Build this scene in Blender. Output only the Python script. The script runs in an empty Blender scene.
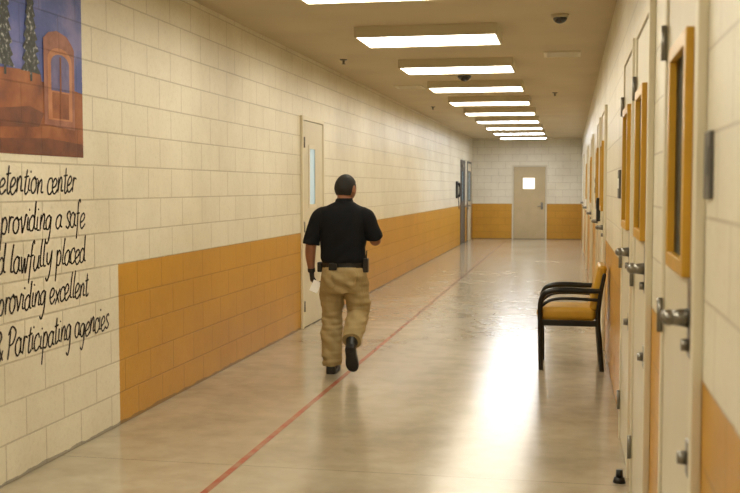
import bpy, bmesh, math, random
from mathutils import Vector, Matrix, noise
from mathutils.bvhtree import BVHTree
random.seed(4)
scene = bpy.context.scene
scene.view_settings.view_transform = 'Standard'
XL, XR, YF, YB, H = -2.96, 0.35, 32.0, -3.0, 3.08
BAND = 1.085

# ------------------------------------------------------------------ materials
def lin(c):
    c = c/255.0
    return c/12.92 if c <= .04045 else ((c+.055)/1.055)**2.4
def S(r, g, b): return (lin(r), lin(g), lin(b), 1)

def mat(name, col, rough=.5, metal=0, spec=.5, emit=None, es=0, coat=0):
    m = bpy.data.materials.new(name); m.use_nodes = True
    b = m.node_tree.nodes['Principled BSDF']
    b.inputs['Base Color'].default_value = col
    b.inputs['Roughness'].default_value = rough
    b.inputs['Metallic'].default_value = metal
    b.inputs['Specular IOR Level'].default_value = spec
    b.inputs['Coat Weight'].default_value = coat
    if emit:
        b.inputs['Emission Color'].default_value = emit
        b.inputs['Emission Strength'].default_value = es
    return m

class NT:
    def __init__(s, m): s.t = m.node_tree; s.b = s.t.nodes['Principled BSDF']
    def n(s, typ, **kw):
        nd = s.t.nodes.new(typ)
        for k, v in kw.items(): setattr(nd, k, v)
        return nd
    def l(s, a, b): s.t.links.new(a, b)
    def math(s, op, a, b=None, c=None):
        nd = s.n('ShaderNodeMath', operation=op)
        for i, v in enumerate((a, b, c)):
            if v is None: continue
            if isinstance(v, (int, float)): nd.inputs[i].default_value = v
            else: s.l(v, nd.inputs[i])
        return nd.outputs[0]
    def mix(s, f, a, b, blend='MIX'):
        nd = s.n('ShaderNodeMix', data_type='RGBA', blend_type=blend)
        for i, v in ((0, f), (6, a), (7, b)):
            if isinstance(v, (int, float)): nd.inputs[i].default_value = v
            elif isinstance(v, tuple): nd.inputs[i].default_value = v
            else: s.l(v, nd.inputs[i])
        return nd.outputs[2]
    def noise(s, vec, scale, detail=3, rough=.5):
        nd = s.n('ShaderNodeTexNoise'); nd.inputs['Scale'].default_value = scale
        nd.inputs['Detail'].default_value = detail; nd.inputs['Roughness'].default_value = rough
        if vec is not None: s.l(vec, nd.inputs['Vector'])
        return nd.outputs['Fac']
    def ramp(s, f, stops):
        nd = s.n('ShaderNodeValToRGB'); cr = nd.color_ramp
        cr.elements[0].position, cr.elements[0].color = stops[0]
        cr.elements[1].position, cr.elements[1].color = stops[-1]
        for p, c in stops[1:-1]:
            e = cr.elements.new(p); e.color = c
        s.l(f, nd.inputs[0]); return nd.outputs[0]

def add_noise(m, scale=8, amt=.25, bump=0, bscale=60, dark=None):
    t = NT(m); g = t.n('ShaderNodeNewGeometry').outputs['Position']
    col = tuple(t.b.inputs['Base Color'].default_value)
    f = t.noise(g, scale, 4)
    d = dark or (col[0]*(1-amt), col[1]*(1-amt), col[2]*(1-amt), 1)
    f2 = t.ramp(f, [(.35, (0, 0, 0, 1)), (.65, (1, 1, 1, 1))])
    t.l(t.mix(f2, d, col), t.b.inputs['Base Color'])
    if bump:
        bn = t.n('ShaderNodeBump'); bn.inputs['Strength'].default_value = bump
        bn.inputs['Distance'].default_value = .01
        t.l(t.noise(g, bscale, 4), bn.inputs['Height']); t.l(bn.outputs[0], t.b.inputs['Normal'])
    return m

CREAM = S(237, 230, 209); ORANGE = S(203, 150, 48)

def block_nodes(t, along):
    g = t.n('ShaderNodeNewGeometry').outputs['Position']
    sp = t.n('ShaderNodeSeparateXYZ'); t.l(g, sp.inputs[0])
    cb = t.n('ShaderNodeCombineXYZ')
    t.l(sp.outputs[along], cb.inputs[0]); t.l(sp.outputs['Z'], cb.inputs[1])
    br = t.n('ShaderNodeTexBrick'); t.l(cb.outputs[0], br.inputs['Vector'])
    br.inputs['Scale'].default_value = 1
    br.inputs['Brick Width'].default_value = .434
    br.inputs['Row Height'].default_value = .217
    br.inputs['Mortar Size'].default_value = .0055
    br.inputs['Mortar Smooth'].default_value = .25
    br.inputs['Color1'].default_value = (1, 1, 1, 1)
    br.inputs['Color2'].default_value = (.96, .96, .96, 1)
    br.inputs['Mortar'].default_value = (.70, .67, .63, 1)
    return g, sp, br

def block_bump(t, g, br, strength=.65):
    h = t.math('SUBTRACT', 1.0, br.outputs['Fac'])
    h2 = t.math('MULTIPLY_ADD', t.noise(g, 80, 5, .7), .38, h)
    h3 = t.math('MULTIPLY_ADD', t.noise(g, 14, 2), .25, h2)
    bn = t.n('ShaderNodeBump'); bn.inputs['Strength'].default_value = strength
    bn.inputs['Distance'].default_value = .006
    t.l(h3, bn.inputs['Height']); t.l(bn.outputs[0], t.b.inputs['Normal'])

def wall_mat(name, along='Y', start=None):
    m = mat(name, CREAM, .36, spec=.5); t = NT(m)
    g, sp, br = block_nodes(t, along)
    wob = t.math('MULTIPLY_ADD', t.noise(g, 25, 2), .012, -.006)
    mask = t.math('LESS_THAN', t.math('ADD', sp.outputs['Z'], wob), BAND)
    if start is not None:
        mask = t.math('MULTIPLY', mask, t.math('GREATER_THAN', t.math('ADD', sp.outputs['Y'], wob), start))
    n1 = t.ramp(t.noise(g, 1.1, 5, .6), [(.3, (.86, .84, .80, 1)), (.6, (1, 1, 1, 1))])
    n2 = t.ramp(t.noise(g, 40, 4, .7), [(.32, (.90, .89, .87, 1)), (.5, (1, 1, 1, 1))])
    base = t.mix(mask, CREAM, ORANGE)
    base = t.mix(1.0, base, n1, 'MULTIPLY')
    base = t.mix(.8, base, n2, 'MULTIPLY')
    base = t.mix(.85, base, br.outputs['Color'], 'MULTIPLY')
    gr = t.math('LESS_THAN', sp.outputs['Z'], t.math('MULTIPLY_ADD', t.noise(g, 6, 3), .04, .0))
    base = t.mix(t.math('MULTIPLY', gr, .6), base, S(80, 68, 54))
    t.l(base, t.b.inputs['Base Color'])
    block_bump(t, g, br)
    return m

M_left = wall_mat('painted_block_left', 'Y', 6.42)
M_right = wall_mat('painted_block_right', 'Y')
M_far = wall_mat('painted_block_far', 'X')

# floor: polished stained concrete
M_floor = mat('polished_concrete', S(165, 145, 118), .2, spec=.5, coat=.25); t = NT(M_floor)
t.b.inputs['Coat Roughness'].default_value = .15
g = t.n('ShaderNodeNewGeometry').outputs['Position']
f1 = t.noise(g, .7, 6, .6); f2 = t.noise(g, 5, 5, .6)
c1 = t.ramp(f1, [(.3, S(154, 141, 119)), (.5, S(175, 163, 140)), (.7, S(190, 179, 157))])
c2 = t.ramp(f2, [(.35, (.84, .82, .79, 1)), (.6, (1, 1, 1, 1))])
c = t.mix(.8, c1, c2, 'MULTIPLY')
sp = t.n('ShaderNodeSeparateXYZ'); t.l(g, sp.inputs[0])
jt = t.math('LESS_THAN', t.math('ABSOLUTE', t.math('SUBTRACT', t.math('MODULO', t.math('ADD', sp.outputs['Y'], 101.1), 6.1), 3.0)), .004)
c = t.mix(t.math('MULTIPLY', jt, .5), c, S(90, 76, 58))
t.l(c, t.b.inputs['Base Color'])
ro = t.math('MULTIPLY_ADD', f2, .14, .13); t.l(ro, t.b.inputs['Roughness'])
bn = t.n('ShaderNodeBump'); bn.inputs['Strength'].default_value = .03; bn.inputs['Distance'].default_value = .01
t.l(t.noise(g, 4, 1), bn.inputs['Height']); t.l(bn.outputs[0], t.b.inputs['Normal'])

M_ceil = add_noise(mat('painted_ceiling', S(206, 192, 162), .8), 1.2, .08, .15, 120)
M_line = add_noise(mat('red_floor_paint', S(160, 78, 60), .25), 9, .35, dark=S(158, 114, 90))
M_housing = mat('fixture_housing', S(206, 194, 164), .5)
M_doorc = add_noise(mat('cream_door_paint', S(218, 208, 182), .4), 3, .06)
M_doort = add_noise(mat('tan_door_paint', S(196, 176, 136), .4), 3, .08)
M_frame = mat('door_frame_paint', S(226, 216, 190), .38)
M_amber = add_noise(mat('amber_frame_paint', S(210, 160, 52), .3), 6, .12)
M_glass = mat('dark_window_glass', S(140, 140, 126), .05, spec=.9)
M_glassb = mat('pale_window_glass', S(165, 188, 198), .08, spec=.9, emit=S(190, 215, 225), es=.35)
M_paper = mat('white_paper', S(250, 250, 246), .7)
M_bright = mat('bright_window_pane', S(245, 245, 235), .3, emit=S(250, 250, 240), es=.9)
M_steel = mat('brushed_steel', S(140, 136, 128), .3, metal=.9)
M_black = mat('black_plastic', S(20, 20, 20), .35)
M_blackp = mat('black_painted_metal', S(16, 15, 14), .28)
M_vinyl = add_noise(mat('mustard_vinyl', S(198, 152, 46), .35), 12, .1, .1, 80)
M_grey = mat('grey_plastic', S(95, 90, 84), .5)
M_ink = mat('black_lettering_paint', S(34, 28, 28), .6)
M_dome = mat('smoked_dome', S(18, 16, 15), .1, spec=.8)

def lightmat(name, col, es):
    return mat(name, (.9, .9, .9, 1), .5, emit=col, es=es)
M_warm = lightmat('warm_diffuser', S(255, 247, 225), 12)
M_cool = lightmat('daylight_boosted_diffuser', S(243, 248, 254), 17)  # far fixtures glow stronger and cooler, standing in for daylight at that end

# ------------------------------------------------------------------ mesh helpers
def link(o, parent=None):
    scene.collection.objects.link(o)
    if parent:
        o.parent = parent; o.location = -parent.location
    return o
def empty(name, loc):
    e = bpy.data.objects.new(name, None); e.location = loc; e.empty_display_size = .1
    scene.collection.objects.link(e); return e
def mesh(name, V, F, m, parent=None, smooth=False, bevel=0, seg=2):
    me = bpy.data.meshes.new(name); me.from_pydata([tuple(v) for v in V], [], F); me.update()
    bm = bmesh.new(); bm.from_mesh(me); bmesh.ops.recalc_face_normals(bm, faces=bm.faces); bm.to_mesh(me); bm.free()
    for p in me.polygons: p.use_smooth = smooth
    me.materials.append(m)
    o = bpy.data.objects.new(name, me); link(o, parent)
    if bevel:
        b = o.modifiers.new('b', 'BEVEL'); b.width = bevel; b.segments = seg; b.limit_method = 'ANGLE'
        for p in me.polygons: p.use_smooth = True
        w = o.modifiers.new('w', 'WEIGHTED_NORMAL')
    return o
def boxvf(x0, x1, y0, y1, z0, z1):
    V = [(x, y, z) for x in (x0, x1) for y in (y0, y1) for z in (z0, z1)]
    F = [(0, 1, 3, 2), (4, 6, 7, 5), (0, 4, 5, 1), (2, 3, 7, 6), (0, 2, 6, 4), (1, 5, 7, 3)]
    return V, F
def box(name, x0, x1, y0, y1, z0, z1, m, parent=None, bevel=0, seg=2, M=None):
    V, F = boxvf(x0, x1, y0, y1, z0, z1)
    if M: V = [M @ Vector(v) for v in V]
    return mesh(name, V, F, m, parent, bevel=bevel, seg=seg)

def catmull(P, k=6, closed=False):
    P = [Vector(p) for p in P]; out = []; n = len(P)
    if n < 3: return P
    for i in range(n-1):
        a = P[max(i-1, 0)]; b = P[i]; c = P[i+1]; d = P[min(i+2, n-1)]
        for j in range(k):
            u = j/k
            out.append(.5*((2*b)+(c-a)*u+(2*a-5*b+4*c-d)*u*u+(-a+3*b-3*c+d)*u**3))
    out.append(P[-1]); return out

def tubevf(pts, n=14, cap='round', k=6, flat=1.0, flataxis=None):
    P4 = catmull([Vector((p[0], p[1], p[2], p[3])) for p in pts], k) if len(pts) > 2 else [Vector(p) for p in pts]
    C = [Vector(p[:3]) for p in P4]; R = [p[3] for p in P4]
    def tan(i):
        d = C[min(i+1, len(C)-1)]-C[max(i-1, 0)]
        return d.normalized() if d.length > 1e-9 else Vector((0, 0, 1))
    t0 = tan(0); up = Vector((0, 0, 1)) if abs(t0.z) < .9 else Vector((1, 0, 0))
    nrm = (up-t0*up.dot(t0)).normalized()
    seq = []
    if cap == 'round':
        for a in (80, 60, 40, 20): seq.append((C[0]-t0*R[0]*math.sin(math.radians(a)), R[0]*math.cos(math.radians(a)), t0))
    for i in range(len(C)): seq.append((C[i], R[i], tan(i)))
    if cap == 'round':
        t1 = tan(len(C)-1)
        for a in (20, 40, 60, 80): seq.append((C[-1]+t1*R[-1]*math.sin(math.radians(a)), R[-1]*math.cos(math.radians(a)), t1))
    V = []; F = []
    for c, r, tt in seq:
        nrm = (nrm-tt*nrm.dot(tt)).normalized(); bi = tt.cross(nrm)
        for j in range(n):
            a = 2*math.pi*j/n
            off = nrm*math.cos(a)*r+bi*math.sin(a)*r
            if flataxis is not None:
                fa = Vector(flataxis); off -= fa*off.dot(fa)*(1-flat)
            V.append(c+off)
    m_ = len(seq)
    for i in range(m_-1):
        for j in range(n):
            F.append((i*n+j, i*n+(j+1) % n, (i+1)*n+(j+1) % n, (i+1)*n+j))
    F.append(tuple(range(n))[::-1]); F.append(tuple((m_-1)*n+j for j in range(n)))
    return V, F
def tube(name, pts, m, parent=None, n=14, cap='round', k=6, **kw):
    V, F = tubevf(pts, n, cap, k, **kw); o = mesh(name, V, F, m, parent, smooth=True); return o
def spherevf(c, r, sc=(1, 1, 1), n=20, rot=None):
    V = []; F = []
    for i in range(1, n):
        ph = math.pi*i/n
        for j in range(n):
            a = 2*math.pi*j/n
            v = Vector((math.sin(ph)*math.cos(a)*sc[0], math.sin(ph)*math.sin(a)*sc[1], math.cos(ph)*sc[2]))*r
            if rot: v = rot @ v
            V.append(Vector(c)+v)
    for i in range(n-2):
        for j in range(n): F.append((i*n+j, (i+1)*n+j, (i+1)*n+(j+1) % n, i*n+(j+1) % n))
    F.append(tuple(range(n))); F.append(tuple((n-2)*n+j for j in range(n))[::-1])
    return V, F
def sphere(name, c, r, m, parent=None, sc=(1, 1, 1), n=16):
    V, F = spherevf(c, r, sc, n); return mesh(name, V, F, m, parent, smooth=True)

# ------------------------------------------------------------------ room shell
box('floor', XL-.2, XR+.2, YB-.2, YF+.2, -.1, 0, M_floor)
box('ceiling', XL-.2, XR+.2, YB-.2, YF+.2, H, H+.1, M_ceil)
box('wall_left', XL-.2, XL, YB-.2, YF+.2, 0, H, M_left)
box('wall_right', XR, XR+.2, YB-.2, YF+.2, 0, H, M_right)
box('wall_far', XL, XR, YF, YF+.2, 0, H, M_far)
box('wall_near', XL, XR, YB-.2, YB, 0, H, M_far)
box('trim_floor_line', -1.885, -1.845, YB, 31.0, 0, .0015, M_line)

# ------------------------------------------------------------------ lights
yy = -.2; i = 0
while yy < 31:
    if yy > -2:
        cool = yy > 20.5
        e = empty('fluorescent_ceiling_light', (-1.32, yy, H))
        x0, x1, y0, y1 = -1.98, -.66, yy-.37, yy+.37
        z0 = H-.10
        box('housing_side_1', x0, x0+.02, y0, y1, z0, H, M_housing, e)
        box('housing_side_2', x1-.02, x1, y0, y1, z0, H, M_housing, e)
        box('housing_end_1', x0+.02, x1-.02, y0, y0+.02, z0, H, M_housing, e)
        box('housing_end_2', x0+.02, x1-.02, y1-.02, y1, z0, H, M_housing, e)
        V, F = boxvf(x0+.021, x1-.021, y0+.021, y1-.021, z0+.004, z0+.03)
        mesh('diffuser', V, F, M_cool if cool else M_warm, e)
    yy += 2.5

# ------------------------------------------------------------------ doors
def W(side, s, d, z):
    if side == 'R': return (XR-d, s, z)
    if side == 'L': return (XL+d, s, z)
    return (s, YF-d, z)
def wbox(side, name, s0, s1, d0, d1, z0, z1, m, parent, bevel=0):
    a = W(side, s0, d0, z0); b = W(side, s1, d1, z1)
    return box(name, min(a[0], b[0]), max(a[0], b[0]), min(a[1], b[1]), max(a[1], b[1]), z0, z1, m, parent, bevel=bevel)
dn = [0]
def door(side, s0, s1, top, leafm, framem, win=None, winframe=None, glassm=None, handle=None, hz=1.22, flip=1, fw=.05, lock=False, wproud=.035, closer=False, hinge=None, kick=False):
    dn[0] += 1
    e = empty('door_%d' % dn[0], W(side, (s0+s1)/2, 0, 0))
    wbox(side, 'frame_jamb_1', s0, s0+fw, 0, .028, 0, top, framem, e, .004)
    wbox(side, 'frame_jamb_2', s1-fw, s1, 0, .028, 0, top, framem, e, .004)
    wbox(side, 'frame_head', s0+fw, s1-fw, 0, .028, top-fw, top, framem, e, .004)
    g = .006
    a, b = s0+fw+g, s1-fw-g
    wbox(side, 'leaf_reveal', s0+fw, s1-fw, 0, .004, 0, top-fw, M_grey, e)
    if win:
        w0, w1, z0, z1 = win
        wbox(side, 'leaf_bottom', a, b, .004, .018, .012, z0, leafm, e)
        wbox(side, 'leaf_top', a, b, .004, .018, z1, top-fw-g, leafm, e)
        wbox(side, 'leaf_stile_1', a, w0, .004, .018, z0, z1, leafm, e)
        wbox(side, 'leaf_stile_2', w1, b, .004, .018, z0, z1, leafm, e)
        wbox(side, 'window_pane', w0, w1, .004, .010, z0, z1, glassm, e)
        q = .045
        wbox(side, 'window_trim_1', w0-q/2, w0+q/2, .018, wproud, z0-q/2, z1+q/2, winframe, e, .003)
        wbox(side, 'window_trim_2', w1-q/2, w1+q/2, .018, wproud, z0-q/2, z1+q/2, winframe, e, .003)
        wbox(side, 'window_trim_3', w0+q/2, w1-q/2, .018, wproud, z0-q/2, z0+q/2, winframe, e, .003)
        wbox(side, 'window_trim_4', w0+q/2, w1-q/2, .018, wproud, z1-q/2, z1+q/2, winframe, e, .003)
    else:
        wbox(side, 'leaf', a, b, .004, .018, .012, top-fw-g, leafm, e)
    if handle is not None:
        h = handle
        wbox(side, 'handle_plate', h-.035, h+.035, .018, .026, hz-.11, hz+.11, M_steel, e, .004)
        p0 = W(side, h, .024, hz); p1 = W(side, h, .075, hz)
        tube('handle_neck', [(*p0, .027), (*p1, .020)], M_steel, e, cap='flat')
        q0 = W(side, h, .078, hz); q1 = W(side, h+flip*.05, .083, hz); q2 = W(side, h+flip*.12, .07, hz-.008)
        tube('handle_lever', [(*q0, .023), (*q1, .014), (*q2, .011)], M_steel, e)
        l0 = W(side, h, .026, hz-.075); l1 = W(side, h, .045, hz-.075)
        tube('lock_cylinder', [(*l0, .018), (*l1, .017)], M_steel, e, cap='flat')
        if lock:
            wbox(side, 'lower_lock_plate', h-.03, h+.03, .018, .026, .80, .90, M_steel, e, .004)
            l0 = W(side, h, .026, .85); l1 = W(side, h, .05, .85)
            tube('lower_lock_cylinder', [(*l0, .02), (*l1, .018)], M_steel, e, cap='flat')
    if hinge is not None:
        for hzz in (.25, 1.15, 2.1):
            a0 = W(side, hinge, .034, hzz-.06); a1 = W(side, hinge, .034, hzz+.06)
            tube('hinge', [(*a0, .010), (*a1, .010)], M_steel, e, cap='flat')
    if closer:
        wbox(side, 'door_closer', s0+.15, s0+.42, .02, .07, top-.2, top-.13, M_steel, e, .005)
    return e

# right side row
door('R', 2.82, 3.80, 2.40, M_doorc, M_frame, (3.00, 3.46, 1.37, 2.02), M_amber, M_glass, 2.935, 1.24, lock=True, wproud=.042, hinge=3.75)
door('R', 4.55, 5.50, 2.40, M_doorc, M_frame, (4.76, 5.22, 1.38, 2.04), M_amber, M_glass, 4.67, 1.24, lock=True, wproud=.042, hinge=5.45)
door('R', 5.75, 6.72, 2.40, M_doorc, M_frame, (5.96, 6.45, 1.38, 2.04), M_amber, M_glass, 5.87, 1.24, lock=True, wproud=.042, hinge=6.67)
door('R', 10.3, 11.32, 2.40, M_doorc, M_frame, (10.6, 11.1, 1.38, 2.04), M_amber, M_glass, 10.46, 1.2, wproud=.045)
door('R', 12.2, 13.2, 2.40, M_doort, M_frame, (12.5, 13.0, 1.38, 2.04), M_amber, M_glass, 12.36, 1.2, wproud=.045)
door('R', 16.0, 17.0, 2.40, M_doort, M_frame, (16.3, 16.8, 1.38, 2.04), M_amber, M_glass, 16.16, 1.2, wproud=.045)
door('R', 20.5, 21.5, 2.40, M_doorc, M_frame, (20.8, 21.3, 1.38, 2.04), M_amber, M_glass, 20.66, 1.2, wproud=.045)
door('R', 25.5, 26.5, 2.40, M_doort, M_frame, None, handle=25.66)
# left side
door('L', 11.18, 12.22, 2.40, M_doorc, M_frame, (11.50, 11.80, 1.38, 2.06), M_frame, M_glassb, 12.08, 1.08, flip=-1, hinge=11.23, wproud=.024)
door('L', 28.3, 29.4, 2.35, M_grey, M_grey, (28.5, 28.9, 1.2, 2.05), M_black, M_glassb, 29.2, 1.05, flip=-1, closer=True)
door('L', 30.1, 31.3, 2.35, M_doorc, M_grey, (30.4, 30.9, 1.2, 2.05), M_black, M_glassb, 30.25, 1.05)
# far
door('F', -1.75, -.69, 2.27, M_doort, M_doorc, (-1.44, -1.04, 1.52, 1.90), M_doort, M_bright, -.84, 1.02, flip=-1, wproud=.024)

# wall phone
e = empty('wall_phone', (XL, 27.3, 1.5))
box('backplate', XL, XL+.05, 27.15, 27.45, 1.3, 1.75, M_black, e, .01)
tube('handset', [(XL+.08, 27.22, 1.36, .035), (XL+.10, 27.22, 1.44, .018), (XL+.10, 27.22, 1.6, .018), (XL+.08, 27.22, 1.68, .035)], M_black, e)
tube('cord', [(XL+.07, 27.22, 1.32, .008), (XL+.08, 27.25, 1.1, .008), (XL+.07, 27.33, 1.02, .008), (XL+.05, 27.38, 1.3, .008)], M_black, e)
# sign plates
e = empty('door_sign_plate', (XR, 2.73, 1.65))
box('plate', XR-.012, XR, 2.68, 2.78, 1.57, 1.74, M_grey, e, .003)
box('legend', XR-.014, XR-.012, 2.695, 2.765, 1.63, 1.70, M_black, e)
for (a, z) in ((7.5, 1.62), (14.6, 1.62)):
    e = empty('door_sign_plate', (XR, a, z))
    box('plate', XR-.015, XR, a-.1, a+.1, z-.1, z+.1, M_grey, e, .003)
    box('legend', XR-.017, XR-.015, a-.07, a+.07, z-.03, z+.04, M_paper, e)
e = empty('wall_intercom', (XR, 11.8, 1.35))
box('body', XR-.06, XR, 11.7, 11.88, 1.22, 1.48, M_black, e, .01)
box('speaker_grille', XR-.065, XR-.06, 11.73, 11.85, 1.36, 1.45, M_grey, e)
# door stop on floor
e = empty('rubber_door_stop', (.26, 5.72, 0))
tube('foot', [(.28, 5.66, .001, .035), (.28, 5.66, .03, .028)], M_black, e, cap='flat')
tube('post', [(.28, 5.66, .03, .020), (.28, 5.66, .07, .018)], M_black, e, cap='flat')

# ceiling items
def dome(x, y, r):
    e = empty('dome_camera', (x, y, H))
    tube('mount_ring', [(x, y, H-.03, r*1.15), (x, y, H, r*1.25)], M_housing, e, n=24, cap='flat')
    V, F = spherevf((x, y, H-.03), r, (1, 1, .8), 20)
    mesh('dome', V, F, M_dome, e, smooth=True)
dome(-.10, 9.1, .06); dome(-1.37, 13.55, .09)
def vent(x, y, w, l):
    e = empty('ceiling_vent', (x, y, H))
    box('rim_1', x-w/2, x+w/2, y-l/2, y-l/2+.03, H-.02, H, M_frame, e)
    box('rim_2', x-w/2, x+w/2, y+l/2-.03, y+l/2, H-.02, H, M_frame, e)
    box('rim_3', x-w/2, x-w/2+.03, y-l/2+.03, y+l/2-.03, H-.02, H, M_frame, e)
    box('rim_4', x+w/2-.03, x+w/2, y-l/2+.03, y+l/2-.03, H-.02, H, M_frame, e)
    k = 7
    for i in range(k):
        yy = y-l/2+.04+(l-.08)*i/(k-1)
        box('louvre_%d' % i, x-w/2+.03, x+w/2-.03, yy-.018, yy+.012, H-.016, H-.012, M_frame, e)
vent(-.10, 11.7, .4, .4); vent(-2.33, 15.1, .4, .4)
for (x, y) in ((-2.6, 11.8), (-.25, 16.5), (-2.5, 19)):
    e = empty('fire_sprinkler', (x, y, H))
    tube('escutcheon', [(x, y, H-.012, .04), (x, y, H, .045)], M_steel, e, cap='flat')
    tube('stem', [(x, y, H-.05, .012), (x, y, H-.012, .014)], M_steel, e, cap='flat')
    tube('deflector', [(x, y, H-.056, .025), (x, y, H-.05, .025)], M_steel, e, cap='flat')

# ------------------------------------------------------------------ lettering (brush script)
FONT = {
'a': (.84, [[(.66, .8), (.4, 1), (.05, .7), (.05, .22), (.33, 0), (.6, .3), (.68, .95), (.66, .25), (.92, .1)]]),
'c': (.70, [[(.66, .72), (.52, 1), (.2, .92), (.03, .5), (.15, .05), (.45, 0), (.76, .25)]]),
'd': (.84, [[(.64, .75), (.4, 1), (.04, .65), (.08, .1), (.38, 0), (.62, .4), (.74, 1.95), (.66, .3), (.92, .08)]]),
'e': (.74, [[(.04, .38), (.4, .52), (.62, .8), (.4, 1.02), (.08, .75), (.06, .25), (.34, -.02), (.8, .3)]]),
'f': (.58, [[(.6, 1.7), (.48, 1.95), (.3, 1.6), (.24, .3), (.16, -.8)], [(.05, .95), (.55, 1)]]),
'g': (.80, [[(.64, .8), (.38, 1), (.04, .65), (.15, .1), (.45, .15), (.66, .9), (.6, -.3), (.35, -.9), (.06, -.7)]]),
'i': (.42, [[(.18, 1), (.15, .2), (.42, .12)], [(.24, 1.38), (.27, 1.5)]]),
'l': (.44, [[(.26, 1.95), (.16, 1.2), (.14, .2), (.45, .12)]]),
'n': (.82, [[(.12, 1.0), (.1, 0)], [(.1, .1), (.2, .65), (.45, 1.02), (.62, .75), (.58, .15), (.88, .15)]]),
'o': (.80, [[(.4, 1), (.06, .75), (.04, .25), (.34, -.02), (.64, .3), (.6, .8), (.38, 1.02), (.5, .85), (.85, .9)]]),
'p': (.80, [[(.16, 1.05), (.12, .1), (.04, -1.0)], [(.1, .6), (.4, 1.02), (.68, .65), (.5, .05), (.12, .1)]]),
'r': (.60, [[(.14, 1.05), (.12, 0)], [(.12, .5), (.3, .95), (.62, .9)]]),
's': (.64, [[(.58, .85), (.4, 1.05), (.12, .8), (.34, .5), (.56, .25), (.34, -.02), (.02, .12)]]),
't': (.55, [[(.32, 1.65), (.22, .3), (.36, 0), (.62, .2)], [(.0, 1.12), (.6, 1.2)]]),
'u': (.82, [[(.08, 1), (.06, .3), (.3, -.02), (.58, .4), (.66, 1), (.62, .2), (.88, .12)]]),
'v': (.72, [[(.04, 1), (.24, .3), (.32, 0), (.5, .5), (.62, 1.05), (.8, .95)]]),
'w': (1.0, [[(.04, 1), (.16, .2), (.28, 0), (.46, .85), (.56, .15), (.68, 0), (.86, 1.0), (1.02, .92)]]),
'x': (.74, [[(.05, 1), (.65, 0)], [(.66, 1.05), (.02, -.05)]]),
'y': (.80, [[(.06, 1), (.1, .4), (.34, .15), (.6, .6), (.7, 1.05), (.6, -.3), (.32, -.95), (.05, -.7)]]),
'D': (1.0, [[(.18, 1.8), (.15, 0)], [(.0, 1.8), (.5, 1.75), (.88, 1.2), (.8, .4), (.4, 0), (.0, 0)]]),
'P': (.95, [[(.2, 1.8), (.15, .6), (.05, -.1)], [(-.05, 1.5), (.4, 1.98), (.88, 1.6), (.6, .95), (.15, .8)]]),
'T': (.9, [[(.45, 1.8), (.4, 0)], [(.0, 1.75), (.9, 1.85)]]),
'&': (.9, [[(.85, .6), (.5, 0), (.1, .2), (.2, .8), (.6, 1.4), (.4, 1.75), (.15, 1.4), (.4, .8), (.9, 0)]]),
'h': (.78, [[(.2, 1.95), (.12, 1.2), (.1, 0)], [(.1, .1), (.2, .65), (.42, 1.02), (.6, .75), (.58, .15), (.84, .12)]]),
' ': (.55, []),
}
TV, TF = [], []
def ribbon(P, w):
    n = len(P); base = len(TV)
    for i, p in enumerate(P):
        d = P[min(i+1, n-1)]-P[max(i-1, 0)]
        if d.length < 1e-9: d = Vector((1, 0))
        d.normalize(); nn = Vector((-d.y, d.x)); ww = w*(.78+.3*abs(d.y)+.10*math.sin(i*.8+base))
        if i in (0, n-1): ww *= .6
        for s in (-1, 1):
            q = p+nn*s*ww/2; TV.append((XL+.0022, q.x, q.y))
    for i in range(n-1):
        a = base+2*i; TF.append((a, a+1, a+3, a+2))
def write(txt, yend, zb, xh, adv):
    wd = sum(FONT[c][0] for c in txt)*adv
    y = yend-wd
    for c in txt:
        w, st = FONT[c]; jz = random.uniform(-.006, .006); sc = random.uniform(.92, 1.1); sl = .16+random.uniform(-.05, .06)
        for s in st:
            P = [Vector((y+(px+sl*py+random.uniform(-.018, .018))*adv, zb+jz+(py*sc+random.uniform(-.02, .02))*xh)) for px, py in s]
            P = catmull(P, 7) if len(P) > 2 else [P[0].lerp(P[1], k/5) for k in range(6)]
            ribbon(P, .0132)
        y += w*adv
write('The Detention center', 5.83, 1.565, .086, .085)
write('is providing a safe', 5.94, 1.350, .086, .088)
write('and lawfully placed', 5.94, 1.135, .086, .086)
write('while providing excellent', 5.97, .920, .086, .082)
write('service & Participating agencies', 6.26, .675, .088, .083)
mesh('wall_lettering', TV, TF, M_ink)

# ------------------------------------------------------------------ mural
def mural_mat(name, stops, scale, extra=None):
    m = mat(name, stops[0][1], .5); t = NT(m); g, sp, br = block_nodes(t, 'Y')
    c = t.ramp(t.noise(g, scale, 5, .6), stops)
    c = t.mix(.8, c, br.outputs['Color'], 'MULTIPLY')
    t.l(c, t.b.inputs['Base Color']); block_bump(t, g, br, .5); return m
MU_sky = mural_mat('mural_sky', [(.3, S(62, 78, 150)), (.5, S(84, 98, 172)), (.7, S(134, 132, 190))], 3)
MU_adobe = mural_mat('mural_adobe', [(.3, S(112, 58, 32)), (.5, S(150, 84, 44)), (.7, S(172, 106, 60))], 5)
MU_adobe2 = mural_mat('mural_tower', [(.3, S(134, 80, 62)), (.6, S(170, 112, 92))], 9)
MU_arch = mural_mat('mural_arch', [(.3, S(180, 112, 70)), (.6, S(200, 138, 98))], 9)
MU_door = mural_mat('mural_door', [(.3, S(84, 80, 130)), (.6, S(120, 112, 160))], 9)
MU_tree = mural_mat('mural_tree', [(.35, S(28, 34, 34)), (.55, S(58, 64, 62)), (.68, S(190, 190, 190))], 38)
MU_dark = mural_mat('mural_shrub', [(.3, S(92, 48, 30)), (.6, S(122, 66, 40))], 12)
MUR = empty('wall_mural', (XL, 5.0, 2.3))
def flat(name, pts, m, lay):
    V = [(XL+.0015*lay, y, z) for y, z in pts]; mesh(name, V, [tuple(range(len(V)))], m, MUR)
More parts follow.
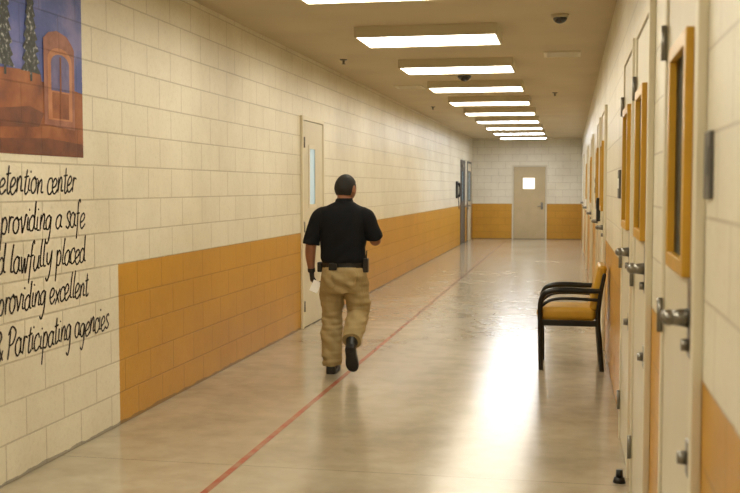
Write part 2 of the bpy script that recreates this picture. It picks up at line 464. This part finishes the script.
flat('sky', [(3.6, 1.78), (5.94, 1.78), (5.94, 2.98), (3.6, 2.98)], MU_sky, 1)
flat('adobe_wall', [(3.6, 1.781), (5.938, 1.781), (5.938, 2.17), (5.84, 2.18), (5.44, 2.2), (5.43, 2.24), (5.2, 2.245), (4.9, 2.23), (4.6, 2.30), (4.2, 2.30), (4.2, 2.45), (3.6, 2.45)], MU_adobe, 2)
flat('adobe_dark_patch', [(4.6, 1.90), (5.4, 1.94), (5.46, 2.02), (5.3, 2.05), (5.0, 2.02), (4.6, 2.06)], MU_dark, 3)  # darker brown shape within the mural picture
flat('adobe_base', [(3.8, 1.785), (5.93, 1.785), (5.93, 1.86), (5.5, 1.88), (5.0, 1.86), (3.8, 1.88)], MU_dark, 3)
flat('tower', [(5.46, 1.96), (5.83, 1.94), (5.83, 2.42), (5.80, 2.45), (5.74, 2.49), (5.62, 2.51), (5.52, 2.49), (5.46, 2.45)], MU_adobe2, 4)
def archpts(c, hw, z0, z1):
    P = [(c-hw, z0), (c+hw, z0)]
    for a in range(0, 181, 20): P.append((c+hw*math.cos(math.radians(a)), z1+hw*.5*math.sin(math.radians(a))))
    return P
flat('arch', archpts(5.65, .145, 1.99, 2.34), MU_arch, 5)
flat('arch_opening', archpts(5.65, .11, 2.16, 2.32), MU_door, 6)
flat('gate', [(5.55, 2.0), (5.75, 2.0), (5.75, 2.15), (5.55, 2.15)], MU_adobe, 6)
flat('gate_post', [(5.64, 2.0), (5.66, 2.0), (5.66, 2.36), (5.64, 2.36)], MU_adobe, 7)
def tree(c, z0, z1, w):
    L, R = [], []; n = 9
    for i in range(n):
        f = i/n; z = z0+(z1-z0)*f; ww = w*(1-f)**.8*(1+.15*random.random())
        L += [(c-ww, z), (c-ww*.55, z+(z1-z0)/n*.75)]; R += [(c+ww, z-.005), (c+ww*.55, z+(z1-z0)/n*.7)]
    flat('conifer', [(c-.012, z0-.05), (c-.012, z0)]+L+[(c, z1)]+R[::-1]+[(c+.012, z0), (c+.012, z0-.05)], MU_tree, 4)
tree(5.05, 2.25, 2.85, .09); tree(5.32, 2.24, 2.82, .10); tree(4.72, 2.3, 2.9, .11)

# ------------------------------------------------------------------ chair
CH = empty('armchair', (.02, 9.34, 0))
for i, y in enumerate((9.09, 9.62)):
    tube('front_leg_arm_%d' % i, [(-.235, y, 0, .020), (-.240, y, .25, .021), (-.245, y, .48, .022), (-.240, y, .60, .023), (-.205, y, .672, .024), (-.13, y, .70, .025), (.0, y, .705, .025), (.15, y, .70, .024), (.262, y, .70, .020)], M_blackp, CH)
    tube('back_leg_%d' % i, [(.288, y, 0, .020), (.268, y, .25, .021), (.25, y, .46, .021), (.268, y, .66, .019), (.300, y, .84, .016)], M_blackp, CH)
    box('side_rail_%d' % i, -.235, .25, y-.014, y+.014, .39, .44, M_blackp, CH, .006)
    tube('arm_brace_%d' % i, [(-.235, y, .56, .014), (-.15, y, .615, .014), (.0, y, .63, .014), (.255, y, .62, .014)], M_blackp, CH)
box('front_rail', -.25, -.22, 9.09, 9.62, .39, .44, M_blackp, CH, .006)
box('back_rail', .235, .265, 9.09, 9.62, .39, .44, M_blackp, CH, .006)
o = box('seat_cushion', -.275, .235, 9.112, 9.598, .43, .55, M_vinyl, CH, .045, 5)
Mx = Matrix.Translation((.225, 9.355, .55)) @ Matrix.Rotation(math.radians(11.5), 4, 'Y')
box('back_cushion', -.05, .03, -.243, .243, -.03, .375, M_vinyl, CH, .034, 5, M=Mx)

# ------------------------------------------------------------------ man
O = Vector((-1.90, 8.6, 0))
MAN = empty('walking_man', O)
parts = []
def P_(vf, key): parts.append(([Vector(v) for v in vf[0]], vf[1], key))
def ringstack(rows, n=32, pw=2.4):
    V, F = [], []
    for (cx, cy, z, rx, ry) in rows:
        for j in range(n):
            a = 2*math.pi*j/n; c, s = math.cos(a), math.sin(a)
            V.append(Vector((cx+rx*math.copysign(abs(c)**(2/pw), c), cy+ry*math.copysign(abs(s)**(2/pw), s), z)))
    m_ = len(rows)
    for i in range(m_-1):
        for j in range(n): F.append((i*n+j, i*n+(j+1) % n, (i+1)*n+(j+1) % n, (i+1)*n+j))
    F.append(tuple(range(n))[::-1]); F.append(tuple((m_-1)*n+j for j in range(n)))
    return V, F
# shirt
rows = [(0, .0, .945, .178, .126), (0, 0, .975, .195, .140), (0, 0, 1.02, .196, .142), (0, 0, 1.10, .194, .139), (0, 0, 1.20, .199, .138), (0, -.005, 1.30, .208, .134), (0, -.008, 1.37, .206, .122), (0, -.005, 1.415, .180, .100), (0.003, 0, 1.45, .125, .078), (0.006, 0.005, 1.475, .078, .068)]
P_(ringstack(catmull([Vector(r) for r in rows], 4)), 'shirt')
P_(tubevf([(-.150, -.005, 1.365, .075), (-.200, -.008, 1.335, .080), (-.243, -.018, 1.25, .072), (-.270, -.028, 1.15, .068), (-.276, -.03, 1.11, .070)], 20, 'flat'), 'shirt')
P_(tubevf([(-.145, -.005, 1.36, .078), (-.15, -.005, 1.355, .078)], 20), 'shirt')
P_(tubevf([(.145, -.005, 1.36, .078), (.15, -.005, 1.355, .078)], 20), 'shirt')
P_(tubevf([(.150, -.005, 1.365, .075), (.200, -.005, 1.335, .080), (.238, .0, 1.26, .073), (.258, .01, 1.195, .070), (.262, .02, 1.17, .071)], 20, 'flat'), 'shirt')
P_(ringstack([(.005, .003, 1.455, .084, .076), (.006, .008, 1.502, .073, .069)], 24, 2), 'shirt')
# pants
rows = [(0, 0, .70, .170, .110), (0, 0, .76, .192, .132), (0, -.008, .83, .197, .146), (0, -.006, .89, .188, .138), (0, 0, .94, .178, .128)]
P_(ringstack(catmull([Vector(r) for r in rows], 4)), 'pants')
P_(ringstack([(0, 0, .915, .185, .134), (0, 0, .955, .185, .134)]), 'belt')
P_(tubevf([(-.096, 0, .86, .102), (-.104, .02, .72, .110), (-.110, .05, .58, .101), (-.112, .055, .48, .094), (-.108, .02, .32, .091), (-.100, -.008, .18, .086), (-.094, -.012, .065, .082)], 24, 'flat'), 'pants')
P_(tubevf([(.096, 0, .86, .102), (.106, .03, .72, .110), (.115, .06, .58, .103), (.119, .035, .49, .096), (.123, -.085, .425, .093), (.127, -.19, .365, .088), (.129, -.265, .320, .082)], 24, 'flat'), 'pants')
for sx in (-1, 1):
    P_(tubevf([(sx*.088, -.132, .85, .050), (sx*.088, -.128, .79, .046)], 16, 'round', flat=.35, flataxis=(0, 1, 0)), 'pants')
# shoes
def shoe(heel, fwd, up, L=.285):
    fwd = Vector(fwd).normalized(); up = Vector(up); up = (up-fwd*up.dot(fwd)).normalized(); rt = fwd.cross(up)
    heel = Vector(heel)
    st = [(0, .020, .03), (.02, .037, .078), (.10, .044, .10), (.25, .045, .105), (.40, .045, .09), (.55, .052, .074), (.72, .056, .062), (.86, .050, .054), (.95, .036, .042), (1.0, .014, .025)]
    V, F = [], []; n = 20
    for s, w, h in st:
        for j in range(n):
            a = 2*math.pi*j/n; c, si = math.cos(a), math.sin(a)
            z = .018+(h-.018)*max(si, 0)**.8 if si > 0 else .018*(1-min(1, -si*3))
            V.append(heel+fwd*(s*L)+rt*(w*math.copysign(abs(c)**.7, c))+up*z)
    for i in range(len(st)-1):
        for j in range(n): F.append((i*n+j, i*n+(j+1) % n, (i+1)*n+(j+1) % n, (i+1)*n+j))
    F.append(tuple(range(n))[::-1]); F.append(tuple((len(st)-1)*n+j for j in range(n)))
    P_((V, F), 'shoe')
shoe((-.094, -.095, 0.0), (-.06, 1, 0), (0, 0, 1), .295)
P_(tubevf([(-.093, -.02, .06, .048), (-.093, -.012, .16, .052)], 16, 'round'), 'shoe')
shoe((.132, -.365, .280), (-.02, .56, -.83), (0, .83, .56), .28)
P_(tubevf([(.131, -.305, .26, .045), (.128, -.24, .345, .05)], 16, 'round'), 'shoe')
# arms (skin)
P_(tubevf([(-.262, -.025, 1.17, .047), (-.277, -.03, 1.10, .047), (-.285, -.02, 1.02, .045), (-.286, .0, .94, .035), (-.284, .012, .885, .028)], 18), 'skin')
P_(tubevf([(.252, .0, 1.20, .047), (.272, .025, 1.145, .046), (.262, .11, 1.16, .044), (.21, .20, 1.21, .034), (.165, .245, 1.24, .028)], 18), 'skin')
def hand(W0, down, back, thumbdir, curl=.5, key='skin'):
    W0 = Vector(W0); d = Vector(down).normalized(); b = Vector(back).normalized(); b = (b-d*b.dot(d)).normalized()
    s = Vector(thumbdir); s = (s-d*s.dot(d)-b*s.dot(b)).normalized()
    V, F = [], []; n = 16
    st = [(0, .028, .022), (.02, .033, .021), (.05, .042, .019), (.08, .045, .017), (.092, .042, .012)]
    for l, w, th in st:
        for j in range(n):
            a = 2*math.pi*j/n; V.append(W0+d*l+s*w*math.cos(a)+b*th*math.sin(a))
    for i in range(len(st)-1):
        for j in range(n): F.append((i*n+j, i*n+(j+1) % n, (i+1)*n+(j+1) % n, (i+1)*n+j))
    F.append(tuple(range(n))[::-1]); F.append(tuple((len(st)-1)*n+j for j in range(n)))
    P_((V, F), key)
    for k, (off, L) in enumerate(((.034, .072), (.0118, .080), (-.0110, .074), (-.033, .060))):
        p = W0+d*.08+s*off; ang = 0; pts = [(*p, .009)]
        spread = s*off*.25
        for q, fr in enumerate((.45, .32, .23)):
            ang += curl*(1+.12*k)*(.8 if q == 0 else 1)
            dirv = (d*math.cos(ang)-b*math.sin(ang)+spread).normalized()
            p = p+dirv*(L*fr+.006); pts.append((*p, .0088-.0008*q))
        P_(tubevf(pts, 10, 'round', 3), key)
    p = W0+d*.022+s*.024; pts = [(*p, .013)]
    p = p+(d*.6+s*.6-b*.35).normalized()*.035; pts.append((*p, .011))
    p = p+(d*.9+s*.15-b*.5).normalized()*.028; pts.append((*p, .0095))
    p = p+(d*.9-s*.15-b*.5).normalized()*.022; pts.append((*p, .0085))
    P_(tubevf(pts, 10, 'round', 3), key)
hand((-.284, .014, .875), (0.06, .06, -1), (-1, -.5, 0), (.3, 1, 0), .6, 'glove')
P_(tubevf([(-.285, .008, .90, .033), (-.284, .014, .868, .033)], 18, 'flat'), 'glove')
hand((.160, .25, 1.245), (-.45, .45, .55), (.7, .6, 0), (0, -.2, 1), .6)
# neck + head
P_(tubevf([(0.003, 0, 1.42, .064), (0.008, .005, 1.50, .061), (0.012, .014, 1.56, .063)], 20), 'skin')
HC = Vector((.016, .022, 1.586)); HR = Matrix.Rotation(math.radians(-24), 3, 'Z') @ Matrix.Rotation(math.radians(-6), 3, 'X')
V, F = spherevf((0, 0, 0), 1, (1, 1, 1), 32)
HV = []
for v in V:
    x, y, z = v.x*.087, v.y*.104, v.z*.120
    if z < -.01:
        k = (-z-.01)/.105
        x *= 1-.26*k*k
        if y < 0: y *= 1-.42*k
        else: y = y*(1-.05*k)+.012*k
    if y > .06: y = .06+(y-.06)*.85
    HV.append(HC+HR @ Vector((x, y, z)))
P_((HV, F), 'head')
def hp(x, y, z): return HC+HR @ Vector((x, y, z))
for sx in (-1, 1):
    V, F = spherevf((0, 0, 0), 1, (.010, .020, .033), 14)
    P_(([hp(sx*.089+v.x, v.y+.002, v.z-.008) for v in V], F), 'ear')
nz_ = [(*hp(0, .091, .018), .008), (*hp(0, .101, -.008), .011), (*hp(0, .107, -.024), .014)]
P_(tubevf(nz_, 10), 'head')
for sx in (-1, 1):
    P_(tubevf([(*hp(sx*.012, .091, .028), .006), (*hp(sx*.035, .086, .032), .006), (*hp(sx*.05, .071, .026), .005)], 8), 'head')
P_(tubevf([(*hp(-.022, .087, -.054), .006), (*hp(0, .094, -.052), .008), (*hp(.022, .087, -.054), .006)], 8), 'lips')

KEYS = ['shirt', 'pants', 'belt', 'shoe', 'skin', 'head', 'ear', 'lips', 'hair', 'glove']
def fabric(name, col, sc, amt, bump):
    m = add_noise(mat(name, col, .85, spec=.2), sc, amt, bump, 160); return m
skinm = add_noise(mat('skin', S(146, 98, 70), .5), 14, .12)
MM = {'shirt': fabric('black_polo_cotton', S(20, 21, 25), 5, .2, .2),
      'pants': fabric('khaki_canvas', S(168, 148, 106), 5, .09, .2),
      'belt': mat('black_belt', S(14, 14, 14), .4), 'shoe': mat('black_boot_leather', S(16, 15, 15), .4),
      'skin': skinm, 'head': skinm, 'ear': skinm, 'lips': mat('lips', S(135, 78, 62), .5),
      'glove': mat('black_glove', S(22, 21, 21), .6),
      'hair': add_noise(mat('short_black_hair', S(22, 18, 16), .7), 200, .4, .4, 300)}
AV, AF = [], []
for V, F, k in parts:
    b = len(AV); AV += [tuple(v) for v in V]; AF += [tuple(i+b for i in f) for f in F]
me = bpy.data.meshes.new('tmp'); me.from_pydata(AV, [], AF)
bm = bmesh.new(); bm.from_mesh(me); bmesh.ops.recalc_face_normals(bm, faces=bm.faces); bm.to_mesh(me); bm.free()
tmp = bpy.data.objects.new('tmp', me); scene.collection.objects.link(tmp)
r = tmp.modifiers.new('r', 'REMESH'); r.mode = 'VOXEL'; r.voxel_size = .0045
sm = tmp.modifiers.new('s', 'SMOOTH'); sm.factor = .5; sm.iterations = 2
dg = bpy.context.evaluated_depsgraph_get()
me2 = bpy.data.meshes.new_from_object(tmp.evaluated_get(dg))
bpy.data.objects.remove(tmp)
trees = [(BVHTree.FromPolygons(V, F), k) for V, F, k in parts]
boxes = []
for V, F, k in parts:
    boxes.append((min(v.x for v in V)-.03, max(v.x for v in V)+.03, min(v.y for v in V)-.03, max(v.y for v in V)+.03, min(v.z for v in V)-.03, max(v.z for v in V)+.03))
HRi = HR.inverted()
def classify(p):
    best, bk = 9, 'shirt'
    for (tr, k), bx in zip(trees, boxes):
        if not (bx[0] < p.x < bx[1] and bx[2] < p.y < bx[3] and bx[4] < p.z < bx[5]): continue
        h = tr.find_nearest(p, .05)
        if h[0] is not None and h[3] < best: best, bk = h[3], k
    if bk in ('head',) or (bk == 'skin' and p.z > 1.49):
        q = HRi @ (p-HC)
        if (q.z > .058 and q.y < .080) or (q.z > .0 and q.y < .035) or (q.z > -.060 and q.y < -.02): return 'hair'
    return bk
idx = {k: i for i, k in enumerate(KEYS)}
vk = [classify(v.co) for v in me2.vertices]
nrm = [v.normal.copy() for v in me2.vertices]
for v, k, n in zip(me2.vertices, vk, nrm):
    p = v.co
    if k == 'pants':
        q = Vector((p.x*8, p.y*8, p.z*12+p.x*8)); q2 = Vector((p.x*5+4, p.y*5, p.z*30))
        kn = .6+1.0*math.exp(-((p.z-.47)/.10)**2)+1.3*math.exp(-((p.z-.12)/.08)**2)
        v.co = p+n*(noise.noise(q)*.016+noise.noise(q2)*.008*kn)
    elif k == 'shirt':
        q = Vector((p.x*8+3, p.y*8, p.z*12-p.x*10)); v.co = p+n*(noise.noise(q)*.016*(1.4-min(1, max(0, (p.z-.95)/.4))))
    elif k == 'hair':
        v.co = p+n*.004
for k in KEYS: me2.materials.append(MM[k])
for p in me2.polygons:
    p.use_smooth = True
    ks = [vk[i] for i in p.vertices]; p.material_index = idx[max(set(ks), key=ks.count)]
me2.transform(Matrix.Translation(O))
body = bpy.data.objects.new('body', me2); link(body, MAN)
def mo(p): return Vector(p)+O
for sx in (-1, 1):
    sphere('eye', mo(hp(sx*.031, .084, .008)), .0125, M_paper, MAN)
    sphere('iris', mo(hp(sx*.031, .0935, .008)), .0055, M_black, MAN)
def gbox(name, c, sz, m, bev=.008):
    c = mo(c); return box(name, c.x-sz[0]/2, c.x+sz[0]/2, c.y-sz[1]/2, c.y+sz[1]/2, c.z-sz[2]/2, c.z+sz[2]/2, m, MAN, bev, 3)
gbox('belt_radio', (.203, -.03, .935), (.045, .06, .12), M_black)
tube('radio_antenna', [(*mo((.208, -.04, .99)), .006), (*mo((.213, -.04, 1.06)), .005)], M_black, MAN)
gbox('belt_pouch', (-.198, -.02, .915), (.04, .07, .085), M_black)
gbox('back_pouch', (-.06, -.140, .925), (.07, .03, .055), M_black)
Mp = Matrix.Translation(mo((-.242, -.02, .745))) @ Matrix.Rotation(math.radians(8), 4, 'Z') @ Matrix.Rotation(math.radians(24), 4, 'Y')
box('folded_paper', -.036, .036, -.003, .003, -.05, .05, M_paper, MAN, 0, M=Mp)
Mp = Matrix.Translation(mo((.118, .262, 1.30))) @ Matrix.Rotation(math.radians(40), 4, 'Z') @ Matrix.Rotation(math.radians(-15), 4, 'X')
box('phone', -.036, .036, -.005, .005, -.07, .07, M_black, MAN, .004, M=Mp)

# ------------------------------------------------------------------ world, camera
w = bpy.data.worlds.new('w'); scene.world = w; w.use_nodes = True
w.node_tree.nodes['Background'].inputs[0].default_value = S(255, 240, 210)
w.node_tree.nodes['Background'].inputs[1].default_value = .05
cam = bpy.data.cameras.new('cam'); co = bpy.data.objects.new('camera', cam); scene.collection.objects.link(co)
cam.sensor_width = 36; cam.lens = 1030/740*36; cam.clip_end = 100; cam.clip_start = .05
th = math.asin(200/1050.9); ph = math.asin(.05767)
co.location = (0, 0, 1.6)
co.rotation_euler = (math.pi/2-ph, 0, th)
cam.dof.use_dof = True; cam.dof.focus_distance = 8.8; cam.dof.aperture_fstop = 4.0
scene.camera = co
